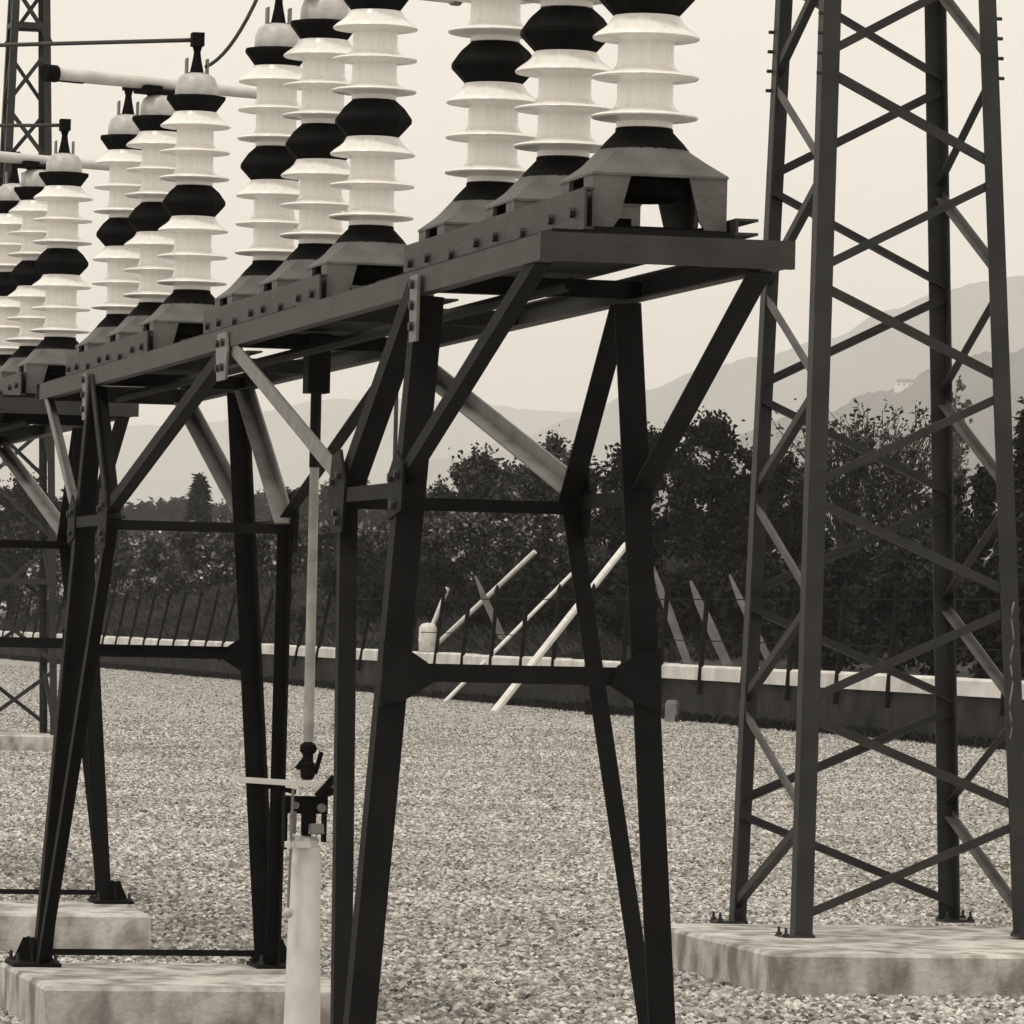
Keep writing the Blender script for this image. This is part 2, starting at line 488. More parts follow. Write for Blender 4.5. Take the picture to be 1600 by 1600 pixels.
def tufts(name, spots, hmin, hmax, mat, seed, label):
    rnd = random.Random(seed); V, F = [], []
    for p in spots:
        for _ in range(7):
            a = rnd.uniform(0, 6.28); h = rnd.uniform(hmin, hmax); wd = h * 0.10
            o = Vector((rnd.gauss(0, .1), rnd.gauss(0, .1), 0)); d = Vector((math.cos(a), math.sin(a), 0)); s = Vector((-d.y, d.x, 0)) * wd
            k = len(V); b = p + o
            V += [b - s, b + s, b + d * h * .35 + ZZ * h * .7, b + d * h * .8 + ZZ * h]
            F += [(k, k + 1, k + 2), (k + 2, k + 1, k + 3)]
    me = mesh(name, V, F, mat); tag(link(name, me), label, 'grass', kind='stuff')
rg = random.Random(12)
tufts('grass_tufts', [Wp(rg.uniform(S0, S1 - 4), -0.05 - abs(rg.gauss(0, 0.25)), 0) for _ in range(1500)], 0.06, 0.22, M['leaf_dark'], 2, 'ragged weeds along the foot of the boundary wall')
tufts('bank_grass', [(lambda p: Vector((p.x, p.y, terrain_h(p) - .03)))(Wp(rg.uniform(S0 - 10, 70), rg.uniform(0.6, 14))) for _ in range(9000)], 0.15, 0.5, M['grass'], 3, 'rough grey grass on the bank beyond the wall')

def boundary_wall():
    t = thing('boundary_wall', 'low dark stone wall with pale coping at the far edge of the gravel', 'wall', Wp(0))
    o = WL
    def loc(p): return p - o
    rnd = random.Random(6)
    # masonry panel between every two posts
    for i in range(NP):
        s = S0 + i * POST
        V, F = [], []
        for j, (a, b) in enumerate(((0.0, 0.35),)):
            pts = [Wp(s + 0.012, a), Wp(s + POST - 0.012, a), Wp(s + POST - 0.012, b), Wp(s + 0.012, b)]
            h = 0.83 + rnd.uniform(-0.006, 0.006)
            V = [loc(p) for p in pts] + [loc(p) + ZZ * h for p in pts]
            F = [(0, 1, 2, 3), (4, 5, 6, 7), (0, 1, 5, 4), (1, 2, 6, 5), (2, 3, 7, 6), (3, 0, 4, 7)]
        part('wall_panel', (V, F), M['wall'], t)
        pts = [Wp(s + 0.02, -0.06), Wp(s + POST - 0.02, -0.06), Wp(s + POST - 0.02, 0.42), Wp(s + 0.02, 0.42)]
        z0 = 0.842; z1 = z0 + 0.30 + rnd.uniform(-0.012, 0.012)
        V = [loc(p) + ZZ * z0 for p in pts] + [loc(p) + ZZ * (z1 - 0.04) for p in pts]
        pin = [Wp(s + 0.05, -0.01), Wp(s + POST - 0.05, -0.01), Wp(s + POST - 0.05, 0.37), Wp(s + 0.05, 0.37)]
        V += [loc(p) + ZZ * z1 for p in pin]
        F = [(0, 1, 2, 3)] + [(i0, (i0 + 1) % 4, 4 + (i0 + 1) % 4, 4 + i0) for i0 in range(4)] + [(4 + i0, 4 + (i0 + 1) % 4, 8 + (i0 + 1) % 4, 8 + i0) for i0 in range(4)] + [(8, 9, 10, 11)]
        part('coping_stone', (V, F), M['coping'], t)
boundary_wall()

def fence():
    t = thing('iron_fence', 'thin black iron fence with leaning posts standing along the low wall', 'fence', Wp(0))
    for i in range(NP + 1):
        s = S0 + i * POST
        lean = 0.85 * max(0.0, min(1.0, (66 - s) / 30))            # the far left posts lean over
        b = Wp(s, -0.10, 0.55) - WL; top = Wp(s + lean * 2.3, 0.05, 2.7) - WL
        part('post', merge([tube([b, b + (top - b) * 0.97], 0.055, 6), lathe_at(top)]), M['black'], t)
    for z in (1.65, 2.5):
        pts = []
        for i in range(NP + 1):
            s = S0 + i * POST; lean = 0.85 * max(0.0, min(1.0, (66 - s) / 30)); f = (z - .55) / 2.15
            pts.append(Wp(s + lean * 2.3 * f, -0.10 + .15 * f, z) - WL)
        part('rail_wire', tube(pts, 0.012, 5), M['black'], t)
def lathe_at(p):
    V, F = lathe([(0.055, -0.06), (0.075, -0.02), (0.06, 0.04), (0.012, 0.16)], 6)
    return [Vector(v) + p for v in V], F
fence()

# ------------------------------------------------------------------ switchgear supports
ZB, ZT = 2.97, 3.05             # underside and top of the table beams
ULEN = 11.14
LEGV = (1.78, 9.36); KN = 1.0; ZK = 2.32; ZL = 1.717
GROUPS = (0.32, 4.52, 8.72); PITCH = 1.05; UC = 0.38

def hexbolt(nrm, r=0.016, h=0.014):
    V, F = lathe([(r, 0), (r, h)], 6)
    q = Vector((0, 0, 1)).rotation_difference(Vector(nrm))
    me = mesh('bolt', [q @ Vector(v) for v in V], F, M['bolt']); fix_normals(me)
    return me

me_anchor = mesh('anchor_bolt', *merge([lathe([(.018, 0), (.018, .014)], 6), lathe([(.009, .014), (.008, .045)], 8)]), M['bolt']); fix_normals(me_anchor)
def support(v0, label):
    o0 = G(0, v0)
    t = thing('switchgear_frame', label, 'support frame', o0, 0, 'steel frames carrying the insulators')
    def g(u, v, z): return U * u + VV * v + ZZ * z
    bu_n = hexbolt(-U); bu_p = hexbolt(U); bv_n = hexbolt(-VV)
    def bolts(me, pts, parent):
        for p in pts: link('bolt', me, parent, p)
    # two long channels, end channels, light cross members
    part('long_beam', chan_bar(g(0, 0.04, ZB), g(0, ULEN - .04, ZB), ZZ, U, 0.08, 0.05), M['beam'], t)
    part('long_beam', chan_bar(g(0.76, 0.04, ZB), g(0.76, ULEN - .04, ZB), ZZ, -U, 0.08, 0.05), M['beam'], t)
    for v, s in ((0.0, 1), (ULEN, -1)):
        part('end_channel', chan_bar(g(-0.012, v, ZB - 0.002), g(0.775, v, ZB - 0.002), ZZ, VV * s, 0.084, 0.036), M['beam'], t)
    for v in (1.78, 3.6, 5.57, 7.6, 9.36):
        part('cross_member', angle_bar(g(0.01, v - .03, ZB + .006), g(0.75, v - .03, ZB + .006), VV, ZZ, 0.06, 0.007), M['steel'], t)
    # sub-frames under each pole of three columns: base plate, two bolted rails
    for gv in GROUPS:
        a, b = gv - 0.27, gv + 2 * PITCH + 0.27
        part('base_plate', box_uv(0.035, 0.60, a, b, ZT + 0.002, ZT + 0.016), M['steel'], t)
        rl = part('base_rail', chan_bar(g(UC - 0.248, a - .0, ZT + 0.018), g(UC - 0.248, b, ZT + 0.018), ZZ, U, 0.125, 0.03, 0.008), M['beam'], t)
        pts = []
        for k in range(3):
            for dv in (-0.14, 0.14): pts.append(g(UC - 0.249, gv + k * PITCH + dv, ZT + 0.075))
        for k in range(2):
            for dv in (0.52,): pts.append(g(UC - 0.249, gv + k * PITCH + dv, ZT + 0.06))
        bolts(bu_n, pts, rl)
        rr = part('base_rail', chan_bar(g(UC + 0.222, a, ZT + 0.018), g(UC + 0.222, b, ZT + 0.018), ZZ, U, 0.05, 0.07, 0.008), M['beam'], t)
        bolts(bu_p, [g(UC + 0.231, gv + k * PITCH + dv, ZT + 0.045) for k in range(3) for dv in (-0.14, 0.14)], rr)
    # torque shaft under the table that links the turning columns
    part('torque_shaft', tube([g(0.30, 0.9, ZB - .01), g(0.30, 10.4, ZB - .01)], 0.022, 8), M['steel'], t)
    def legu(side, z):                                  # legs spread outwards towards the ground
        f = (ZB - z) / (ZB - PAD)
        return (-0.008 - 0.20 * f) if side < 0 else (0.757 + 0.20 * f)
    for fi, lv in enumerate(LEGV):
        inn = 1 if fi == 0 else -1                      # towards the middle of the span
        kv = lv + inn * KN
        for side in (-1, 1):
            out = U * side
            foot = g(legu(side, PAD + .02), lv, PAD + 0.02); head = g(legu(side, ZB), lv, ZB - 0.003)
            ml = part('main_leg', angle_bar(foot, head, -out, VV * inn, 0.092, 0.011), M['steel'], t)
            knee = g(legu(side, ZK), kv, ZK)
            part('knee_leg', angle_bar(g(legu(side, PAD + .03), lv + inn * .13, PAD + .02), knee - ZZ * .02, -out, VV * inn, 0.062, 0.008), M['steel'], t)
            part('knee_brace', angle_bar(knee, g(legu(side, ZB) , lv + inn * .12, ZB - .01), -out, VV * inn, 0.075, 0.009), M['steel' if fi == 0 or side < 0 else 'galv_and_lit'], t)  # rear right brace: the light it catches is put into its colour
            part('span_brace', angle_bar(knee + ZZ * .03 + VV * inn * .03, g(0.01 if side < 0 else 0.75, ULEN / 2 - inn * .06, ZB - .02), -out, ZZ, 0.065 if fi == 0 else 0.055, 0.008), M['galv_and_lit' if fi == 0 else 'steel'], t)  # front span braces coloured pale as if lit by the sky
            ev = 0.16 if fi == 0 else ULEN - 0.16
            part('end_brace', angle_bar(g(legu(side, ZK) + .004 * side, lv - inn * .02, ZK + .02), g(0.01 if side < 0 else 0.75, ev, ZB - .004), -out, ZZ, 0.05 if side < 0 else 0.075, 0.008), M['steel' if fi == 0 else 'galv_and_lit'], t)  # lit look of the rear end braces is painted by their paler tone
            part('knee_tie', bar(g(legu(side, ZK), lv, ZK), knee, 0.05, 0.012, out), M['steel'], t)
            # knee gusset, leg-head gusset, foot
            k3 = knee + out * 0.004
            gp = part('knee_gusset', poly_plate([k3 + VV * (-.10) + ZZ * -.13, k3 + VV * .10 + ZZ * -.13, k3 + VV * .15 + ZZ * .02, k3 + VV * .10 + ZZ * .14, k3 - VV * .04 + ZZ * .16, k3 - VV * .14 + ZZ * .04], out, 0.01), M['steel'], t)
            bolts(bu_n if side < 0 else bu_p, [k3 + out * .011 + VV * a + ZZ * b for a, b in ((-.05, .07), (.06, .05), (.0, -.06), (-.04, -.09))], gp)
            m3 = g(legu(side, ZK), lv, ZK) + out * .004
            if side < 0: gm = part('leg_gusset', poly_plate([m3 + VV * -.11 + ZZ * -.07, m3 + VV * .11 + ZZ * -.10, m3 + VV * .12 + ZZ * .05, m3 + VV * .0 + ZZ * .13, m3 + VV * -.12 + ZZ * .08], out, 0.01), M['steel'], t)
            if side < 0: bolts(bu_n, [m3 + out * .011 + VV * a + ZZ * b for a, b in ((-.05, .05), (.05, .04), (.0, -.05))], gm)
            h3 = g(-0.009 if side < 0 else 0.76, lv, 0) + out * .002
            if side < 0: hg = part('head_plate', poly_plate([h3 + VV * -.055 + ZZ * (ZB - .16), h3 + VV * .055 + ZZ * (ZB - .16), h3 + VV * .06 + ZZ * (ZT - .02), h3 + VV * -.06 + ZZ * (ZT - .02)], out, 0.01), M['galv_and_lit' if side < 0 else 'steel'], t)
            if side < 0: bolts(bu_n, [h3 + out * .011 + ZZ * (ZB + a) for a in (.03, -.04, -.11)], hg)
            fp = g(legu(side, PAD), lv + inn * .04, 0)
            ft = part('foot_plate', box_around(fp, 0.115, 0.15, PAD + 0.001, PAD + 0.018), M['steel'], t)
            f3 = g(legu(side, PAD + .1), lv - inn * .004, PAD)
            part('foot_gusset', poly_plate([f3 - U * .10 + ZZ * .019, f3 + U * .10 + ZZ * .019, f3 + U * .085 + ZZ * .05, f3 + U * .05 + ZZ * .13, f3 - U * .05 + ZZ * .13, f3 - U * .085 + ZZ * .05], -VV * inn, 0.012), M['steel'], ft)
            part('foot_gusset', poly_plate([f3 - VV * .10 + ZZ * .019 + out * .01, f3 + VV * .13 + ZZ * .019 + out * .01, f3 + VV * .08 + ZZ * .13 + out * .01, f3 - VV * .06 + ZZ * .13 + out * .01], out, 0.012), M['steel'], ft)
            for da, db in ((-.09, -.12), (.09, -.12), (.09, .12), (-.09, .12)):
                link('anchor_bolt', me_anchor, ft, fp + U * da + VV * db + ZZ * (PAD + .018))
        # cross struts
        part('knee_strut', angle_bar(g(legu(-1, ZK), kv, ZK), g(legu(1, ZK), kv, ZK), VV, -ZZ, 0.045, 0.006), M['steel'], t)
        a, b = legu(-1, ZL), legu(1, ZL)
        part('lower_strut', chan_bar(g(a, lv - .004, ZL - .03), g(b, lv - .004, ZL - .03), ZZ, VV * inn, 0.06, 0.04), M['steel'], t)
        for uu, s in ((a, 1), (b, -1)):
            q = g(uu, lv - .012, ZL)
            part('strut_gusset', poly_plate([q + ZZ * .10 + U * s * .0, q + ZZ * .085 + U * s * .07, q + ZZ * .034 + U * s * .15, q - ZZ * .034 + U * s * .17, q - ZZ * .09 + U * s * .08, q - ZZ * .115 + U * s * -.005], -VV, 0.01), M['steel'], t)
        part('foot_tie', angle_bar(g(legu(-1, PAD), lv + .02, PAD + .045), g(legu(1, PAD), lv + .02, PAD + .045), ZZ, VV, 0.03, 0.005), M['steel'], t)
    for side in (-1, 1):                                # bolted node at mid-span
        h3 = g(0 if side < 0 else 0.76, ULEN / 2, 0) + U * side * .003
        hg = part('node_plate', poly_plate([h3 + VV * -.10 + ZZ * (ZB - .13), h3 + VV * .10 + ZZ * (ZB - .13), h3 + VV * .13 + ZZ * (ZB - .02), h3 + VV * .10 + ZZ * (ZT - .02), h3 + VV * -.10 + ZZ * (ZT - .02), h3 + VV * -.13 + ZZ * (ZB - .02)], U * side, 0.01), M['galv_and_lit'], t)
        bolts(bu_n if side < 0 else bu_p, [h3 + U * side * .011 + VV * a + ZZ * (ZB + b) for a, b in ((-.06, .02), (.06, .02), (-.05, -.08), (.05, -.08))], hg)
    # gear box under the middle, where the drive rod comes up
    gb = part('gear_box', box_uv(UC - .045, UC + .045, ULEN / 2 - .06, ULEN / 2 + .06, ZB - .17, ZB + .07), M['steel'], t)
    return t

def box_uv(u0, u1, v0, v1, z0, z1):
    P = [U * u + VV * v for u, v in ((u0, v0), (u1, v0), (u1, v1), (u0, v1))]
    V = [p + ZZ * z0 for p in P] + [p + ZZ * z1 for p in P]
    F = [(0, 3, 2, 1), (4, 5, 6, 7), (0, 1, 5, 4), (1, 2, 6, 5), (2, 3, 7, 6), (3, 0, 4, 7)]
    return V, F

def box_around(p, du, dv, z0, z1):
    P = [Vector((p.x, p.y, 0)) + U * a + VV * b for a, b in ((-du, -dv), (du, -dv), (du, dv), (-du, dv))]
    V = [q + ZZ * z0 for q in P] + [q + ZZ * z1 for q in P]
    return V, [(0, 3, 2, 1), (4, 5, 6, 7), (0, 1, 5, 4), (1, 2, 6, 5), (2, 3, 7, 6), (3, 0, 4, 7)]

UNITB = 12.8
fa = support(0.0, 'long dark steel frame in the foreground carrying nine white insulator columns')
fb = copy_tree(fa)
fb.location = G(0, UNITB)
fb['label'] = 'dark steel frame behind the foreground one, cut by the left edge'

# ------------------------------------------------------------------ foundation pads
def pad_mesh(name, uw, vw, h, seed):
    rnd = random.Random(seed)
    e = 0.018
    P = [(-uw, -vw), (uw, -vw), (uw, vw), (-uw, vw)]
    V = []
    n = 14
    ring = []
    for i in range(4):
        a, b = P[i], P[(i + 1) % 4]
        for k in range(n):
            f = k / n; ring.append((a[0] + (b[0] - a[0]) * f, a[1] + (b[1] - a[1]) * f))
    m = len(ring)
    def r(): return rnd.uniform(-.003, .003)
    for z, ins in ((-0.05, 0.0), (h - e, 0.0), (h, e)):
        for u, v in ring:
            su = 1 - ins / uw; sv = 1 - ins / vw
            V.append(U * (u * su + r()) + VV * (v * sv + r()) + ZZ * (z + (r() * .4 if z < h else 0)))
    F = []
    for j in range(2):
        for i in range(m):
            F.append((j * m + i, j * m + (i + 1) % m, (j + 1) * m + (i + 1) % m, (j + 1) * m + i))
    F.append(tuple(2 * m + i for i in range(m)))
    me = mesh(name, V, F, M['concrete']); fix_normals(me)
    return me

def pad(label, c, uw, vw, h, seed):
    o = link('foundation_pad', pad_mesh('foundation_pad', uw, vw, h, seed), None, c)
    return tag(o, label, 'concrete pad', 'concrete foundation pads')
pad('concrete pad under the front feet of the foreground frame', G(UC, LEGV[0] - .35), 0.78, 0.75, PAD, 1)
pad('wide stained concrete pad at the lower left under two frame feet', G(UC, LEGV[1] - .62), 0.72, 0.80, PAD, 2)
pad('smaller pale concrete pad behind, at the left edge under the rear frame', G(UC - .02, UNITB + LEGV[0] - .45), 0.66, 0.62, PAD, 3)

# ------------------------------------------------------------------ insulator columns
def porcelain_unit():
    prof = [(0.080, 0.0), (0.086, 0.002), (0.086, 0.020)]
    for k in range(3):
        z = 0.121 * k
        prof += [(0.092, z + 0.0235), (0.120, z + 0.0275), (0.150, z + 0.0285), (0.1610, z + 0.0305), (0.164, z + 0.0345), (0.1620, z + 0.0390)]
        if k < 2:
            prof += [(0.150, z + 0.0425), (0.128, z + 0.0470), (0.107, z + 0.0535), (0.095, z + 0.0615), (0.0885, z + 0.073), (0.086, z + 0.088), (0.086, z + 0.1395)]
        else:
            prof += [(0.150, z + 0.050), (0.130, z + 0.064), (0.114, z + 0.078), (0.106, z + 0.092), (0.102, z + 0.100)]
    return lathe(prof, 40)
me_unit = mesh('porcelain', *porcelain_unit(), M['porcelain']); fix_normals(me_unit); smooth_angle(me_unit, 50)
me_mid = mesh('fitting', *lathe([(0.100, 0), (0.104, 0.003), (0.150, 0.052), (0.152, 0.056), (0.152, 0.070), (0.149, 0.075), (0.122, 0.112), (0.090, 0.140), (0.084, 0.143)], 10, rot=0.2), M['black']); fix_normals(me_mid)
me_top = mesh('fitting', *lathe([(0.088, 0), (0.098, 0.004), (0.138, 0.056), (0.142, 0.060), (0.142, 0.072), (0.136, 0.074)], 10, rot=0.2), M['black']); fix_normals(me_top)
me_cap = mesh('cap', *lathe([(0.099, 0), (0.100, 0.01), (0.097, 0.055), (0.086, 0.085), (0.066, 0.102), (0.035, 0.109), (0.03, 0.109)], 28), M['cap']); fix_normals(me_cap); smooth_angle(me_cap, 45)

def pedestal_parts():
    # dark bell
    bell = lathe([(0.140, 0.243), (0.142, 0.250), (0.122, 0.275), (0.100, 0.298), (0.0885, 0.310), (0.0885, 0.3195)], 20)
    # pyramid roof: square eave to round collar
    n = 32; V, F = [], []
    h = 0.205
    def sq(th, r):
        c, s = math.cos(th), math.sin(th); k = max(abs(c), abs(s)); return (r * c / k, r * s / k)
    rings = []
    for (f, z) in ((0.0, 0.158), (0.0, 0.166), (0.5, 0.209), (1.0, 0.252)):
        ring = []
        for i in range(n):
            th = 2 * math.pi * i / n + math.pi / 4
            x, y = sq(th, 0.212); cx, cy = 0.140 * math.cos(th), 0.140 * math.sin(th)
            ring.append((x + (cx - x) * f, y + (cy - y) * f, z))
        rings.append(ring); V += ring
    for j in range(3):
        for i in range(n):
            F.append((j * n + i, j * n + (i + 1) % n, (j + 1) * n + (i + 1) % n, (j + 1) * n + i))
    F.append(tuple(3 * n + i for i in range(n)))
    # inner skin so the shell has thickness
    k = len(V)
    V += [(x * 0.95, y * 0.95, 0.158) for x, y, z in rings[0]] + [(x * 0.9, y * 0.9, 0.197) for x, y, z in rings[2]]
    for i in range(n):
        F.append((i, (i + 1) % n, k + (i + 1) % n, k + i)); F.append((k + i, k + (i + 1) % n, k + n + (i + 1) % n, k + n + i))
    F.append(tuple(k + n + i for i in range(n)))
    legs = []
    s, tk = 0.209, 0.014
    for a in range(4):
        ca, sa = math.cos(a * math.pi / 2), math.sin(a * math.pi / 2)
        def rot(p): return (p[0] * ca - p[1] * sa, p[0] * sa + p[1] * ca, p[2])
        # two bent plates meeting at a corner: wide at the top, narrow at the foot
        f1 = [(-s, -s, 0.0), (-s + .065, -s, 0.0), (-s + .085, -s, 0.03), (-s + .118, -s, 0.158), (-s, -s, 0.158)]
        f2 = [(-s, -s + tk, 0.0), (-s, -s + .065, 0.0), (-s, -s + .085, 0.03), (-s, -s + .118, 0.158), (-s, -s + tk, 0.158)]
        legs.append(merge([poly_plate([rot(p) for p in f1], rot((0, 1, 0)), tk), poly_plate([rot(p) for p in f2], rot((1, 0, 0)), tk)]))
    return bell, (V, F), legs
bell, roofp, legsp = pedestal_parts()
me_bell = mesh('bell', *bell, M['black']); fix_normals(me_bell); smooth_angle(me_bell, 35)
me_roof = mesh('pedestal_roof', *roofp, M['cast']); fix_normals(me_roof); smooth_angle(me_roof, 22)
me_legs = []
for l in legsp:
    mm = mesh('pedestal_leg', *l, M['cast']); fix_normals(mm); me_legs.append(mm)
me_foot = mesh('pedestal_flange', *merge([box_data(-0.214, 0.214, -0.235, -0.12, -0.012, 0.0), box_data(-0.214, 0.214, 0.12, 0.235, -0.012, 0.0)]), M['steel'])

me_hous = mesh('bearing_housing', *merge([lathe([(.09, .098), (.12, .112), (.125, .155), (.10, .19)], 12), box_data(-.185, .185, -.05, .05, .001, .020), box_data(-.185, -.02, .055, .16, .001, .050)]), M['black']); fix_normals(me_hous)
ZC = ZT + 0.030               # underside of pedestal legs
BOFF = 3.40 - ZC              # bottom of lower porcelain above that
def terminal(kind, t):
    z = BOFF + 0.485 + 0.342 + 0.074 + 0.109 - 0.003
    if kind == 'end':
        V, F = merge([tube([(0, 0, z), (0, 0, z + .07), (0, 0, z + .10), (0, 0, z + .13)], [.034, .02, .016, .024], 8),
                      box_data(-.028, .028, -.035, .035, z + .128, z + .19)])
        part('terminal', (V, F), M['black'], t)
        part('terminal_lug', merge([box_data(-.052, -.044, -.03, .03, z - .004, z + .07), box_data(.044, .052, -.03, .03, z - .004, z + .07), box_data(-.0435, .0435, -.03, .03, z - .003, z + .004)]), M['galv_and_lit'], t)
    else:
        # turntable head with the open contact arm across it
        a = R(37.5) - TH
        d = Vector((math.cos(a), math.sin(a), 0)); s = Vector((-d.y, d.x, 0))
        zc = z + 0.055
        part('arm_head', merge([lathe([(.07, z), (.075, z + .012), (.06, z + .02)], 12),
                                prism([(-.04, -.06), (.04, -.06), (.04, .06), (-.04, .06)], d * -.12 + ZZ * (z + .022), d * -.03 + ZZ * (z + .022) , ZZ * .45, s),
                                prism([(0, -.045), (.02, -.045), (.02, .045), (0, .045)], d * -.10 + ZZ * (z + .005), d * .12 + ZZ * (z + .005), ZZ, s)]), M['black'], t)
        me = part('contact_arm', tube([d * -.62 + ZZ * zc, d * .64 + ZZ * zc], [.033, .026], 16), M['tube'], t)
        smooth_angle(me.data, 40)
        part('contact_jaw', merge([tube([d * -.665 + ZZ * zc, d * -.60 + ZZ * zc], .042, 10), prism([(-.05, -.012), (.02, -.012), (.02, .012), (-.05, .012)], d * -.60 + ZZ * (zc - .02), d * -.45 + ZZ * (zc - .02), ZZ * .3, s)]), M['black'], me)
        part('contact_jaw', tube([d * .64 + ZZ * zc, d * .675 + ZZ * zc], .034, 10), M['galv_and_lit'], me)

def column(kind):
    t = thing('insulator_column', '', 'insulator', (0, 0, 0), TH)
    pd = part('pedestal', ([], []), M['cast'], t) if False else link('pedestal', me_roof, t)
    for m in me_legs: link('pedestal_leg', m, pd)
    link('bearing_housing', me_hous, pd)
    link('bell', me_bell, pd); link('base_flange', me_foot, pd)
    link('lower_insulator', me_unit, t, (0, 0, BOFF))
    link('middle_fitting', me_mid, t, (0, 0, BOFF + 0.342))
    link('upper_insulator', me_unit, t, (0, 0, BOFF + 0.485))
    link('top_fitting', me_top, t, (0, 0, BOFF + 0.485 + 0.342))
    link('cap', me_cap, t, (0, 0, BOFF + 0.485 + 0.342 + 0.074))
    terminal(kind, t)
    return t
proto = {'end': column('end'), 'mid': column('mid')}
used = {'end': False, 'mid': False}
GL = ['rightmost group of three', 'second group of three from the right', 'third group of three from the right', 'small far group of three at the left edge']
PL = ['nearest white ribbed insulator column of the %s', 'middle white ribbed insulator column with a turning head, in the %s', 'farthest white ribbed insulator column of the %s']
for gi, gv in enumerate(GROUPS + (UNITB + GROUPS[0],)):
    for k in range(3):
        kind = 'mid' if k == 1 else 'end'
        c = proto[kind] if not used[kind] else copy_tree(proto[kind])
        used[kind] = True
        c.location = G(UC, gv + k * PITCH, ZC)
        c['label'] = PL[k] % GL[gi]; c['group'] = 'white insulator columns on the steel frames'

# ------------------------------------------------------------------ conductors
def cable(pts, r, label, cat='cable', name='cable', mat='wire', n=14):
    P = [Vector(p) for p in pts]
    if len(P) == 3:
        P = [(P[0] * (1 - f) ** 2 + P[1] * 2 * f * (1 - f) + P[2] * f * f) for f in [i / n for i in range(n + 1)]]
    me = mesh(name, *tube(P, r, 8), M[mat], True)
    return tag(link(name, me), label, cat)
ztop = ZC + BOFF + 0.485 + 0.342 + 0.074 + 0.109
c3 = G(UC, GROUPS[2], 0)
cable([c3 + ZZ * (ztop + .155), c3 + Vector((-3.2, 1.35, ztop + .155))], 0.010, 'thin straight conductor rod running left from the third near column', 'conductor', 'conductor_rod')
cable([c3 + Vector((0.04, 0, ztop + .03)), c3 + Vector((0.23, -0.1, ztop + .10)), c3 + Vector((0.44, -0.3, ztop + .75))], 0.009, 'thin black cable curving up from the third near column', 'cable')
c4 = G(UC, UNITB + GROUPS[0], 0)
cable([c4 + ZZ * (ztop + .155), c4 + Vector((-3.2, 1.35, ztop + .20))], 0.010, 'short conductor rod leaving the top of the far left column', 'conductor', 'conductor_rod')

# ------------------------------------------------------------------ drive post and rod at mid-span
def drive():
    t = thing('drive_mechanism', 'pale round drive post with lever head and thin vertical operating rod', 'switch drive', G(UC, ULEN / 2), TH)
    p = part('post', tube([(0, 0, -.02), (0, 0, .93), (0, 0, .965)], [.08, .060, .056], 28), M['tube'], t); smooth_angle(p.data, 40)
    part('post_cap', lathe([(.054, .966), (.05, .99), (.04, 1.005), (.03, 1.01)], 20), M['cap'], t)
    part('head_bracket', merge([box_data(-.075, .08, -.035, .035, 1.10, 1.17), box_data(-.095, -.083, -.03, .03, .955, 1.17), box_data(.066, .078, -.03, .03, .985, 1.099),
                                box_data(-.03, .03, -.05, -.037, 1.03, 1.15), box_data(-.018, .018, -.018, .018, 1.011, 1.0995)]), M['black'], t)
    part('clamp', merge([box_data(-.08, -.055, -.075, -.055, 1.02, 1.11), tube([(-.06, -.055, 1.135), (-.06, -.08, 1.135)], .015, 10), tube([(.05, -.04, 1.125), (.05, -.07, 1.125)], .018, 10), tube([(.03, -.055, 1.06), (.03, -.06, 1.02)], [.03, .034], 10)]), M['galv_and_lit'], t)
    part('clamp', merge([box_data(-.10, .005, -.078, -.063, .965, .99), tube([(-.085, -.079, .977), (-.085, -.095, .977)], .017, 10)]), M['tube'], t)
    lv = part('lever', merge([bar((-.31, -.02, 1.235), (.10, -.035, 1.215), .05, .022, (0, 0, 1)), bar((.10, .01, 1.205), (.27, .06, 1.235), .04, .016, (0, 0, 1))]), M['tube'], t)
    part('lever_rib', bar((-.24, -.02, 1.222), (-.05, -.02, 1.187), .012, .02, (0, 0, 1)), M['black'], t)
    part('catch', merge([bar((.03, -.06, 1.17), (.10, -.06, 1.25), .03, .02, (0, 1, 0)), bar((.05, -.06, 1.18), (.13, -.06, 1.205), .03, .02, (0, 1, 0))]), M['black'], t)
    part('coupling', merge([lathe([(.02, 1.236), (.03, 1.25), (.03, 1.30), (.022, 1.31), (.022, 1.34), (.034, 1.35), (.034, 1.375), (.016, 1.39)], 10), bar((-.045, 0, 1.28), (.03, 0, 1.37), .02, .02, (0, 1, 0)), bar((.03, 0, 1.26), (.055, 0, 1.35), .016, .02, (0, 1, 0))]), M['black'], t)
    r = part('operating_rod', tube([(0, 0, 1.39), (0, 0, 2.53)], [.022, .019], 12), M['rod'], t); smooth_angle(r.data, 40)
    r = part('rod_sleeve', tube([(0, 0, 2.50), (0, 0, ZB - .16)], 0.0225, 12), M['steel'], t); smooth_angle(r.data, 40)
    part('chain', tube([(-.075, -.09, 1.20), (-.078, -.09, 1.02), (-.085, -.09, .72)], 0.006, 6), M['galv_and_lit'], t)
    part('padlock', lathe([(.006, .68), (.019, .688), (.022, .705), (.016, .72), (.005, .724)], 10), M['cap'], t, True, (-.085, -.09, 0))
drive()

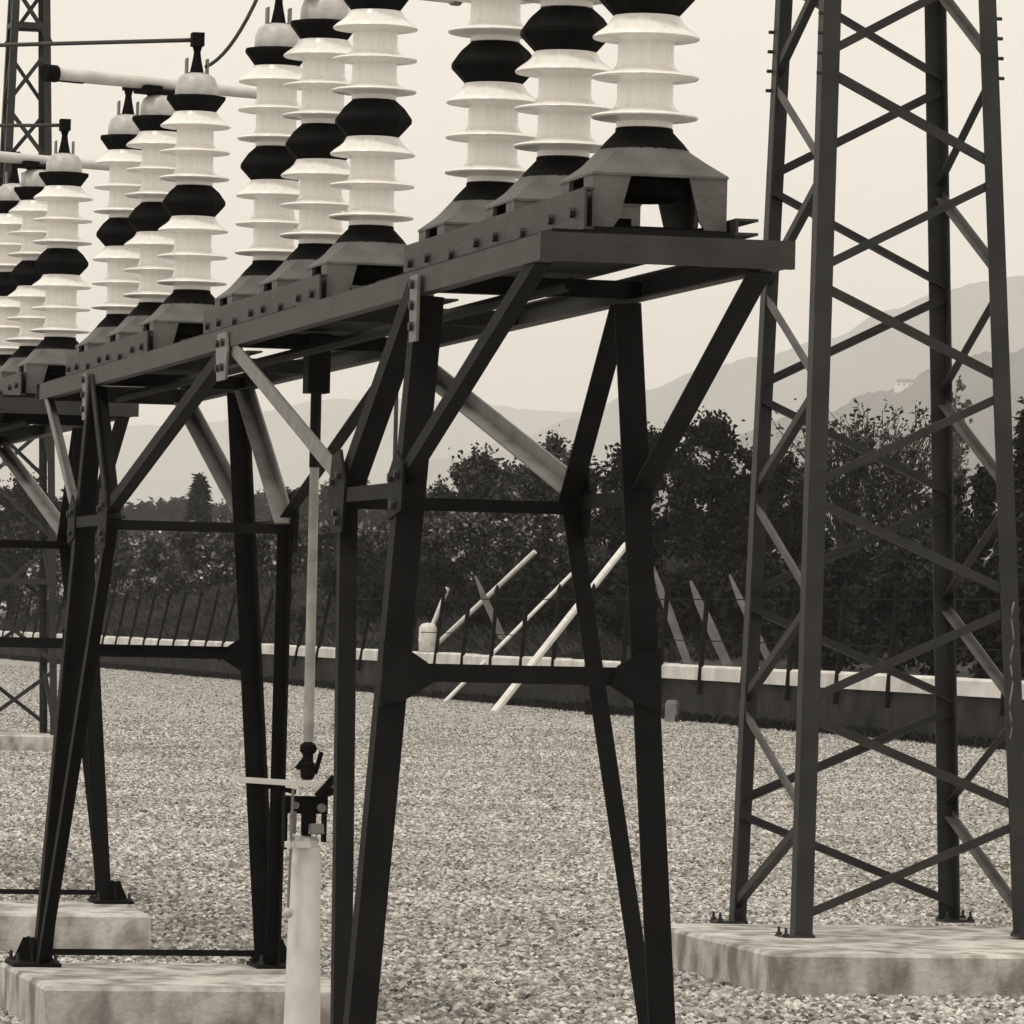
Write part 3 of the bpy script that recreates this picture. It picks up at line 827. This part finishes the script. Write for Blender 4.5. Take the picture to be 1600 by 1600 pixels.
# ------------------------------------------------------------------ lattice towers
def tower(label, c, side0, taper, H, ph, leg, br, base, seed, horiz=(), mat='tower', group='lattice towers'):
    t = thing('lattice_tower', label, 'lattice tower', c, TH, group)
    def side(z): return side0 - taper * (z - base)
    def node(i, z):
        s = side(z) / 2; x, y = ((-s, s), (-s, -s), (s, -s), (s, s))[i]      # A back-left, B front-left, D front-right, C back-right
        return Vector((x, y, z))
    sg = [(1, -1), (1, 1), (-1, 1), (-1, -1)]
    for i in range(4):
        a, b = node(i, base + .02), node(i, H)
        lg = part('leg', angle_bar(a, b, (sg[i][0], 0, 0), (0, sg[i][1], 0), leg, leg * .1), M[mat], t)
        q = node(i, base)
        for da, db in ((-.07, -.07), (.07, -.07), (.07, .07), (-.07, .07)):
            link('anchor_bolt', me_anchor, lg, (q.x + da, q.y + db, base + .02))
        part('base_plate', box_data(q.x - .09, q.x + .09, q.y - .09, q.y + .09, base + .001, base + .02), M[mat], lg)
        if seed == 1:
            for k in range(4):                              # short climbing bolts
                z = 4.95 + k * 0.11
                p = node(i, z); dx = -sg[i][0]
                part('step_bolt', tube([p, p + Vector((dx * .028, 0, 0))], .011, 6), M[mat], lg)
    # faces: (low corner, high corner, outward normal)
    faces = [(1, 2, (0, -1, 0)), (3, 0, (0, 1, 0)), (0, 1, (-1, 0, 0)), (2, 3, (1, 0, 0))]
    for fi, (i, j, nn) in enumerate(faces):
        k = 0; z = base + .05
        nn = Vector(nn)
        while z + ph < H:
            a, b = (i, j) if k % 2 == 0 else (j, i)
            p, q = node(a, z + .03), node(b, z + ph - .03)
            off = nn * (-.012)
            e = (q - p).normalized()
            part('brace', angle_bar(p + off + e * .02, q + off - e * .02, ZZ, -nn, br, .007), M['tower_lit' if seed == 1 and ((fi == 2 and k % 2) or (fi == 3 and k % 2 == 0)) else mat], t)  # side braces sloping towards the light get their brightness from colour
            z += ph; k += 1
    for z in horiz:
        for i, j, nn in faces:
            part('ring_strut', angle_bar(node(i, z), node(j, z), ZZ, -Vector(nn), br * 1.3, .008), M[mat], t)
    return t
TC = Vector((2.085, 28.65, 0))
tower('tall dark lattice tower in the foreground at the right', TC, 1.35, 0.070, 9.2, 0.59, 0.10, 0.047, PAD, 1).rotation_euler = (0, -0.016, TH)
pad('large pale concrete pad under the right lattice tower', TC + U * .10 - VV * .78, 1.30, 1.28, PAD, 5)
LT = Vector((-6.9, 71.1, 0))
tower('slender distant lattice tower at the left edge', LT, 1.1, 0.0567, 14.0, 0.86, 0.10, 0.055, PAD, 2, (2.3, 6.1, 10.0, 13.9))
pad('low pale concrete pad under the distant left tower', LT + U * .1, 0.95, 0.95, PAD, 6)
cable([LT + Vector((-2.4, -6, 4.6)), LT + Vector((-.4, -5, 10.4)), LT + Vector((1.6, -4, 17))], 0.022, 'thin slanting wire in front of the distant left tower')
cable([TC + Vector((.655 + .008 * math.sin(i * 1.3), -.62, 1.32 + i * .05)) for i in range(16)], 0.005, 'thin pale wavy cord hanging at the right edge of the near tower', 'cord', 'hanging_cord', 'board')

# ------------------------------------------------------------------ things along the wall
def leaning_pole(label, a, b, r):
    me = mesh('leaning_pole', *tube([a, b], r, 8), M['pole'], False); fix_normals(me)
    tag(link('leaning_pole', me), label, 'pole', 'pale poles leaning by the fence')
def pole_at(x0, y0, x1, y1, Y0, Y1, r, label):
    a = px(x0, y0, Y0); a.z = max(a.z, 0.0)
    leaning_pole(label, a, px(x1, y1, Y1), r)
pole_at(652, 1036, 836, 862, 139, 137, .075, 'long pale pole leaning right, leftmost of the parallel three by the fence')
pole_at(694, 1100, 908, 882, 122, 133, .050, 'thin pale pole leaning right, between the two thicker ones')
pole_at(770, 1116, 978, 852, 108, 124, .085, 'thick pale pole leaning right, rightmost of the parallel three')
pole_at(662, 1012, 700, 918, 141, 141, .065, 'short steep pale pole beside the white drum on the wall')
def board_at(x0, y0, x1, y1, Y, wd, label):
    a = px(x0, y0, Y); b = px(x1, y1, Y)
    d = (b - a).normalized(); s = d.cross(Vector((0, 1, 0))).normalized() * wd
    V, F = poly_plate([a - s * .55, a + s * .55, a + s * .6 + (b - a) * .75, b + s * .1, b - s * .25, a - s * .6 + (b - a) * .55], (0, 1, 0), .04)
    me = mesh('leaning_board', V, F, M['board']); fix_normals(me)
    tag(link('leaning_board', me), label, 'board', 'weathered boards leaning behind the fence')
board_at(800, 1030, 742, 900, 136, .16, 'dull narrow board leaning left behind the crossing pale poles')
board_at(1076, 1040, 1020, 886, 120, .17, 'grey board leaning left just right of the front frame leg')
board_at(1138, 1042, 1078, 908, 117, .19, 'wide grey board leaning left, second from the front frame leg')
board_at(1208, 1046, 1139, 898, 114, .14, 'grey board leaning left behind the lattice tower left leg')
dp = px(655, 1010, 141.5)
dp = Wp(57.6, 0.18, 1.142)
me = mesh('drum', *lathe([(.20, 0), (.23, .02), (.235, .25), (.245, .3), (.235, .35), (.23, .62), (.17, .72), (.05, .75)], 18), M['tube'], True); fix_normals(me)
o = tag(link('drum', me, None, (dp.x, dp.y, dp.z)), 'small white rounded drum standing on the wall coping', 'drum')
dq = px(925, 1112, 110); dq.z = 0
bx = thing('junction_box', 'small dark box on the gravel near the wall', 'box', dq)
part('case', box_data(-.16, .16, -.12, .12, 0, .30), M['black'], bx); part('lid', box_data(-.18, .18, -.14, .14, .302, .34), M['steel'], bx)
dm = px(1050, 1116, 104); dm.z = 0
me = mesh('marker_stone', *merge([lathe([(.17, -.02), (.165, .36), (.12, .43), (.05, .44)], 4, rot=.5)]), M['board']); fix_normals(me)
tag(link('marker_stone', me, None, dm), 'short pale marker stone at the edge of the gravel', 'marker stone')
fm = px(613, 900, 125); fm.z = 0
fp = thing('thin_mast', 'very thin far mast seen through the foreground frame', 'mast', fm)
part('shaft', tube([(0, 0, 0), (0, 0, 7.6)], [.075, .05], 8), M['tower'], fp); part('finial', lathe([(.02, 7.6), (.09, 7.66), (.09, 7.74), (.02, 7.8)], 8), M['tower'], fp)

# ------------------------------------------------------------------ planting
def leaf_cloud(rnd, clumps, n, size, flat=0.0):
    """n leaf-sized quads spread through the volume of the given (centre, radius) clumps"""
    V, F = [], []
    tot = sum(r ** 2.2 for c, r in clumps)
    for c, r in clumps:
        m = max(6, int(n * r ** 2.2 / tot))
        for _ in range(m):
            d = Vector((rnd.gauss(0, 1), rnd.gauss(0, 1), rnd.gauss(0, 1))).normalized()
            p = c + d * r * (min(2.2, abs(rnd.gauss(0, .62))) + .12)
            nrm = Vector((rnd.gauss(0, 1), rnd.gauss(0, 1), rnd.gauss(0, 1) + flat)).normalized()
            a = nrm.orthogonal().normalized(); b = nrm.cross(a)
            th = rnd.uniform(0, 6.28); a, b = a * math.cos(th) + b * math.sin(th), b * math.cos(th) - a * math.sin(th)
            s = size * rnd.uniform(.55, 1.35)
            k = len(V)
            V += [p - a * s, p - b * s * .55, p + a * s, p + b * s * .55]
            F.append((k, k + 1, k + 2, k + 3))
    return V, F

def branch_set(rnd, base, H, rad, n, spread, up=0.55):
    parts = []; tips = []
    lean = Vector((rnd.uniform(-.06, .06), rnd.uniform(-.06, .06), 0)) * H
    trunk = [base, base + lean * .4 + ZZ * H * .35, base + lean * .8 + ZZ * H * .65, base + lean + ZZ * H * .93]
    parts.append(tube(trunk, [rad, rad * .75, rad * .45, rad * .12], 7))
    for i in range(n):
        f = rnd.uniform(.28, .88)
        p = base + lean * f + ZZ * H * f * .95
        a = rnd.uniform(0, 6.28); L = spread * (1.15 - f) * rnd.uniform(.7, 1.2) + .2
        d = Vector((math.cos(a), math.sin(a), up * rnd.uniform(.6, 1.8))).normalized()
        q = p + d * L * .55 + ZZ * .06 * L; e = p + d * L + ZZ * .22 * L
        r0 = rad * (1 - f) * .55 + .012
        parts.append(tube([p, q, e], [r0, r0 * .65, r0 * .2], 5)); tips.append((e, L)); tips.append((q, L * .8))
        for _ in range(2):
            a2 = a + rnd.uniform(-.9, .9)
            e2 = q + Vector((math.cos(a2), math.sin(a2), up * 1.3)).normalized() * L * .5
            parts.append(tube([q, e2], [r0 * .5, r0 * .12], 4)); tips.append((e2, L * .7))
    return merge(parts), tips

def broad_tree(seed, x, ytop, Y, wpx, mat, label, n=5000, leaf=.13, group=None, name='broadleaf_tree', gaps=1.0, low=.22):
    rnd = random.Random(seed)
    top = px(x, ytop, Y); base = Vector((top.x, top.y, 0)); base.z = terrain_h(base)
    H = top.z - base.z; W = wpx * Y / 8000 / 2
    t = thing(name, label, 'tree', base, 0, group)
    wood, tips = branch_set(rnd, Vector((0, 0, 0)), H * .95, .06 + H * .018, 16, W)
    part('trunk', wood, M['bark'], t)
    cl = []
    lob = [(rnd.uniform(0, 6.28), rnd.uniform(-.9, .9), rnd.uniform(.15, .45)) for _ in range(6)]
    for i in range(int(64 * gaps)):
        a = rnd.uniform(0, 6.28); f = rnd.random()
        env = math.sqrt(max(.04, 1 - ((f - .34) / .68) ** 2))
        env *= 1 + sum(am * math.cos(a * (1 + q % 3) - p0 + 5 * f) for q, (p0, _, am) in enumerate(lob)) * .55
        rr = W * max(.1, env) * rnd.uniform(.25, 1.0)
        z = H * (low + (.97 - low) * f * (1 - .22 * abs(math.sin(a * 1.5 + lob[0][0])) * (rr / W)))
        cl.append((Vector((rr * math.cos(a), rr * math.sin(a), z)), W * rnd.uniform(.08, .27)))
    cl += [(e, max(.25, L * .3)) for e, L in tips if rnd.random() < .5]
    cl.append((Vector((0, 0, H * .90)), W * .24))
    V, F = leaf_cloud(rnd, cl, int(n * 2.4), leaf * .62)
    part_raw('crown', V, F, mat, t)
    return t

def part_raw(name, V, F, mat, parent):
    return link(name, mesh(name, V, F, M[mat]), parent)

def shrub(seed, x, ytop, Y, wpx, mat, label, n=2200, leaf=.12, group=None, name='shrub'):
    rnd = random.Random(seed)
    top = px(x, ytop, Y); base = Vector((top.x, top.y, 0)); base.z = terrain_h(base) - .05
    H = top.z - base.z; W = wpx * Y / 8000 / 2
    t = thing(name, label, 'shrub', base, 0, group)
    parts = []; cl = []
    for i in range(7):
        a = rnd.uniform(0, 6.28); r = W * rnd.uniform(.2, .8); h = H * rnd.uniform(.55, .9)
        e = Vector((r * math.cos(a), r * math.sin(a), h))
        parts.append(tube([Vector((0, 0, 0)), e * .5 + ZZ * .1 * H, e], [.05, .035, .01], 5))
        cl.append((e, W * rnd.uniform(.25, .45)))
    for i in range(16):
        a = rnd.uniform(0, 6.28); r = W * rnd.random() ** .5 * .85
        cl.append((Vector((r * math.cos(a), r * math.sin(a), H * rnd.uniform(.12, .85 - .3 * r / W))), W * rnd.uniform(.22, .45)))
    part('stems', merge(parts), M['bark'], t)
    V, F = leaf_cloud(rnd, cl, int(n * 2.1), leaf * .66)
    V = [v if v.z > 0.02 else Vector((v.x, v.y, 0.02)) for v in V]
    part_raw('foliage', V, F, mat, t)
    return t

def conifer(seed, x, ytop, Y, wpx, label, n=2600, group=None, leaf=.16):
    rnd = random.Random(seed)
    top = px(x, ytop, Y); base = Vector((top.x, top.y, 0)); base.z = min(terrain_h(base), 3.0)
    H = top.z - base.z; W = wpx * Y / 8000 / 2
    t = thing('conifer_tree', label, 'tree', base, 0, group)
    part('trunk', tube([Vector((0, 0, 0)), Vector((0, 0, H * .5)), Vector((0, 0, H))], [.05 + H * .018, .04 + H * .009, .01], 7), M['bark'], t)
    V, F = [], []
    tiers = int(20 + H * .8)
    for k in range(tiers):
        f = k / tiers
        z = H * (.10 + .88 * f); rad = W * (1 - f) ** .85 * rnd.uniform(.8, 1.12) + .05
        nb = max(5, int(11 * (1 - f) + 4))
        for b in range(nb):
            a = rnd.uniform(0, 6.28); L = rad * rnd.uniform(.65, 1.1)
            m = max(3, int(n / tiers / nb))
            for q in range(m):
                g = rnd.random() ** .7
                p = Vector((math.cos(a) * L * g + rnd.gauss(0, .06) * W, math.sin(a) * L * g + rnd.gauss(0, .06) * W, z - L * g * .30 + rnd.gauss(0, .8) * H / tiers))
                d = Vector((math.cos(a) + rnd.gauss(0, .5), math.sin(a) + rnd.gauss(0, .5), -.35 + rnd.gauss(0, .4))).normalized()
                s = d.cross(Vector((rnd.gauss(0, 1), rnd.gauss(0, 1), rnd.gauss(0, 1)))).normalized()
                l = leaf * rnd.uniform(.7, 1.6); kk = len(V)
                V += [p - s * l * .35, p + s * l * .35, p + d * l * 1.5]
                F.append((kk, kk + 1, kk + 2))
    part_raw('crown', V, F, 'needle', t)
    return t

def bare_tree(seed, x, ytop, Y, wpx, label, leaves=700):
    rnd = random.Random(seed)
    top = px(x, ytop, Y); base = Vector((top.x, top.y, 0)); base.z = terrain_h(base)
    H = top.z - base.z; W = wpx * Y / 8000 / 2
    t = thing('bare_tree', label, 'tree', base)
    parts = []; tips = []
    def grow(p, d, L, r, lv):
        q = p + d * L * .5 + Vector((rnd.gauss(0, .03), rnd.gauss(0, .03), 0)) * L; e = p + d * L + Vector((rnd.gauss(0, .05), rnd.gauss(0, .05), .04)) * L
        parts.append(tube([p, q, e], [r, r * .8, r * .55], 5 if lv < 3 else 4))
        if lv >= 5 or L < .25:
            tips.append(e); return
        for _ in range(3 if lv < 4 else 2):
            nd = (d + Vector((rnd.gauss(0, .34), rnd.gauss(0, .34), rnd.uniform(-.02, .3)))).normalized()
            grow(e if rnd.random() < .6 else q, nd, L * rnd.uniform(.62, .82), r * .64, lv + 1)
    for i in range(5):
        a = rnd.uniform(0, 6.28)
        grow(Vector((rnd.gauss(0, .12), rnd.gauss(0, .12), 0)), Vector((math.cos(a) * .16, math.sin(a) * .16, 1)).normalized(), H * .26, .10, 0)
    part('trunk', merge(parts), M['bark'], t)
    V, F = leaf_cloud(rnd, [(e, .18) for e in tips], leaves, .06)
    part_raw('crown', V, F, 'leaf_mid', t)

ORD = ['first', 'second', 'third', 'fourth', 'fifth', 'sixth', 'seventh', 'eighth', 'ninth', 'tenth', 'eleventh', 'twelfth', 'thirteenth', 'fourteenth', 'fifteenth', 'sixteenth']
def ordinal(i, n):
    return 'leftmost' if i == 0 else 'rightmost' if i == n - 1 else ORD[i] + ' from the left'
# right half
broad_tree(11, 1012, 662, 138, 190, 'leaf_dark', 'large dense dark tree behind the right leg of the front frame', 9000, .13, low=.1)
broad_tree(10, 1112, 632, 134, 170, 'leaf_dark', 'tall dense dark tree just left of the lattice tower', 9000, .13, low=.1)
broad_tree(12, 868, 676, 172, 150, 'leaf_mid', 'loose broadleaf tree with airy top just left of the dense dark tree', 4200, .15, gaps=.7)
broad_tree(13, 752, 708, 170, 190, 'leaf_mid', 'rounded broadleaf tree seen between the front frame legs', 5200, .15, gaps=.8)
broad_tree(14, 690, 762, 176, 120, 'leaf_dark', 'small low tree beside the left leg of the front frame', 3000, .15)
broad_tree(9, 1178, 694, 133, 110, 'leaf_dark', 'dark tree filling the gap beside the lattice tower left leg', 4200, .13, low=.1)
broad_tree(15, 1232, 712, 135, 130, 'leaf_dark', 'dark tree behind the left legs of the lattice tower', 4200, .13)
bare_tree(16, 1368, 566, 118, 150, 'nearly bare tree with upright branches inside the lattice tower', 260)
broad_tree(17, 1440, 764, 128, 120, 'leaf_mid', 'mid grey tree right of the bare tree', 3600, .13)
broad_tree(18, 1535, 728, 122, 140, 'leaf_dark', 'dark tree low behind the right side of the lattice tower', 4200, .13)
conifer(19, 1606, 640, 118, 110, 'dark conifer cut by the right edge', 4200, None, .13)
# left half
broad_tree(21, 40, 742, 232, 190, 'leaf_dark', 'dark tree mass at the left edge under the frame', 6000, .2)
broad_tree(22, 118, 760, 236, 120, 'leaf_dark', 'dark rounded tree second from the left edge', 4000, .2)
conifer(23, 313, 742, 300, 82, 'tall pointed conifer standing clear above the left treeline', 5200, None, .22)
TL = 'low conifer in the far left treeline'
for i in range(16):
    x = 186 + i * 16 + (i * 29) % 7; y = 788 - (i * 53) % 17 - (8 if i > 10 else 0)
    conifer(30 + i, x, y, 640 + (i * 37) % 60, 62 + (i * 17) % 22, TL + ', ' + ordinal(i, 16), 3200, 'conifers of the far left treeline', .42)
TM = 'dark conifer in the far treeline behind the drive rod'
for i in range(12):
    x = 448 + i * 19 + (i * 23) % 9; y = 764 - (i * 41) % 19 + (8 if i > 7 else 0)
    conifer(50 + i, x, y, 470 + (i * 29) % 50, 66 + (i * 19) % 24, TM + ', ' + ordinal(i, 12), 3200, 'conifers behind the drive rod', .34)
# hedge of dark shrubs just beyond the fence
HG = 'dark hedge shrub directly behind the iron fence'
for i in range(15):
    x = 545 + i * 78 + ((i * 37) % 23 - 11)
    s = None
    # depth of the wall at this place, plus a few metres
    Yw = 133.0 - (x - 800) * 0.0625 + 10 + (i * 13) % 3
    shrub(70 + i, x, 866 + ((i * 53) % 40) - 20, Yw, 135, 'leaf_dark', HG + ', ' + ordinal(i, 15) + ' in the hedge', 2600, .13, 'dark hedge shrubs behind the fence')
PS = 'pale leaved shrub between the hedge and the trees'
for i, (x, y, wd) in enumerate(((560, 800, 70), (610, 812, 70), (680, 800, 80), (735, 792, 90), (795, 800, 90), (850, 795, 90), (900, 806, 80), (1250, 790, 80), (1340, 770, 90))):
    shrub(90 + i, x, y, 165 - max(0, (x - 800)) * .06, wd, 'leaf_pale', PS + ', ' + ordinal(i, 9), 1900, .14, 'pale shrubs below the trees')
PB = 'grey mottled bush on the bank at the left'
for i, (x, y, wd) in enumerate(((20, 812, 100), (85, 826, 90), (185, 818, 90), (245, 828, 90), (300, 822, 90), (355, 815, 90), (420, 822, 80), (470, 815, 80), (515, 822, 80))):
    shrub(110 + i, x, y, 232 - x * .06, wd, 'leaf_pale' if i % 2 else 'leaf_mid', PB + ', ' + ordinal(i, 9), 2000, .18, 'bushes on the left bank')
# slim poplar and a house on the far slope
def poplar():
    rnd = random.Random(5); Y = 420
    top = px(1494, 588, Y); H = top.z
    t = thing('poplar_tree', 'slim hazy poplar seen between the right legs of the lattice tower', 'tree', (top.x, top.y, 0))
    part('trunk', tube([Vector((0, 0, 0)), Vector((0, 0, H * .95))], [.3, .03], 7), M['bark'], t)
    cl = [(Vector((rnd.gauss(0, .35), rnd.gauss(0, .35), H * (.12 + .86 * k / 40))), .75 * math.sin(math.pi * (.12 + .85 * k / 40)) ** .6 + .1) for k in range(41)]
    V, F = leaf_cloud(rnd, cl, 5000, .24)
    part_raw('crown', V, F, 'leaf_mid', t)
poplar()
def house():
    p = px(1412, 597, 5180)
    t = thing('hillside_house', 'tiny pale house far up on the hazy slope', 'house', (p.x, p.y, p.z - 3.2))
    part('wall', box_data(-9, 9, -6, 6, -12, 3.0), M['house'], t)
    part('roof', prism([(-9.8, 0), (9.8, 0), (6, 3.2), (-6, 3.2)], Vector((0, -6.8, 3.002)), Vector((0, 6.8, 3.002)), Vector((1, 0, 0)), Vector((0, 0, 1))), M['roof'], t)
    for x in (-5.5, 0, 5.5):
        part('window', box_data(x - .8, x + .8, -6.06, -6.002, -.6, 1.4), M['black'], t)
house()

# ------------------------------------------------------------------ haze
def haze():
    v, f = box_data(-12000, 12000, -150, 18500, -14, 850)
    m = bpy.data.materials.new('haze_air'); m.use_nodes = True
    n = m.node_tree; n.nodes.clear()
    vol = n.nodes.new('ShaderNodeVolumePrincipled')
    vol.inputs['Color'].default_value = (1.0, 0.995, 0.985, 1)
    vol.inputs['Density'].default_value = 1.25e-4
    vol.inputs['Anisotropy'].default_value = 0.0
    ou = n.nodes.new('ShaderNodeOutputMaterial'); n.links.new(vol.outputs[0], ou.inputs['Volume'])
    me = mesh('haze', v, f, m); o = link('haze', me)
    tag(o, 'thin pale haze over the hills', 'haze', kind='stuff')
haze()
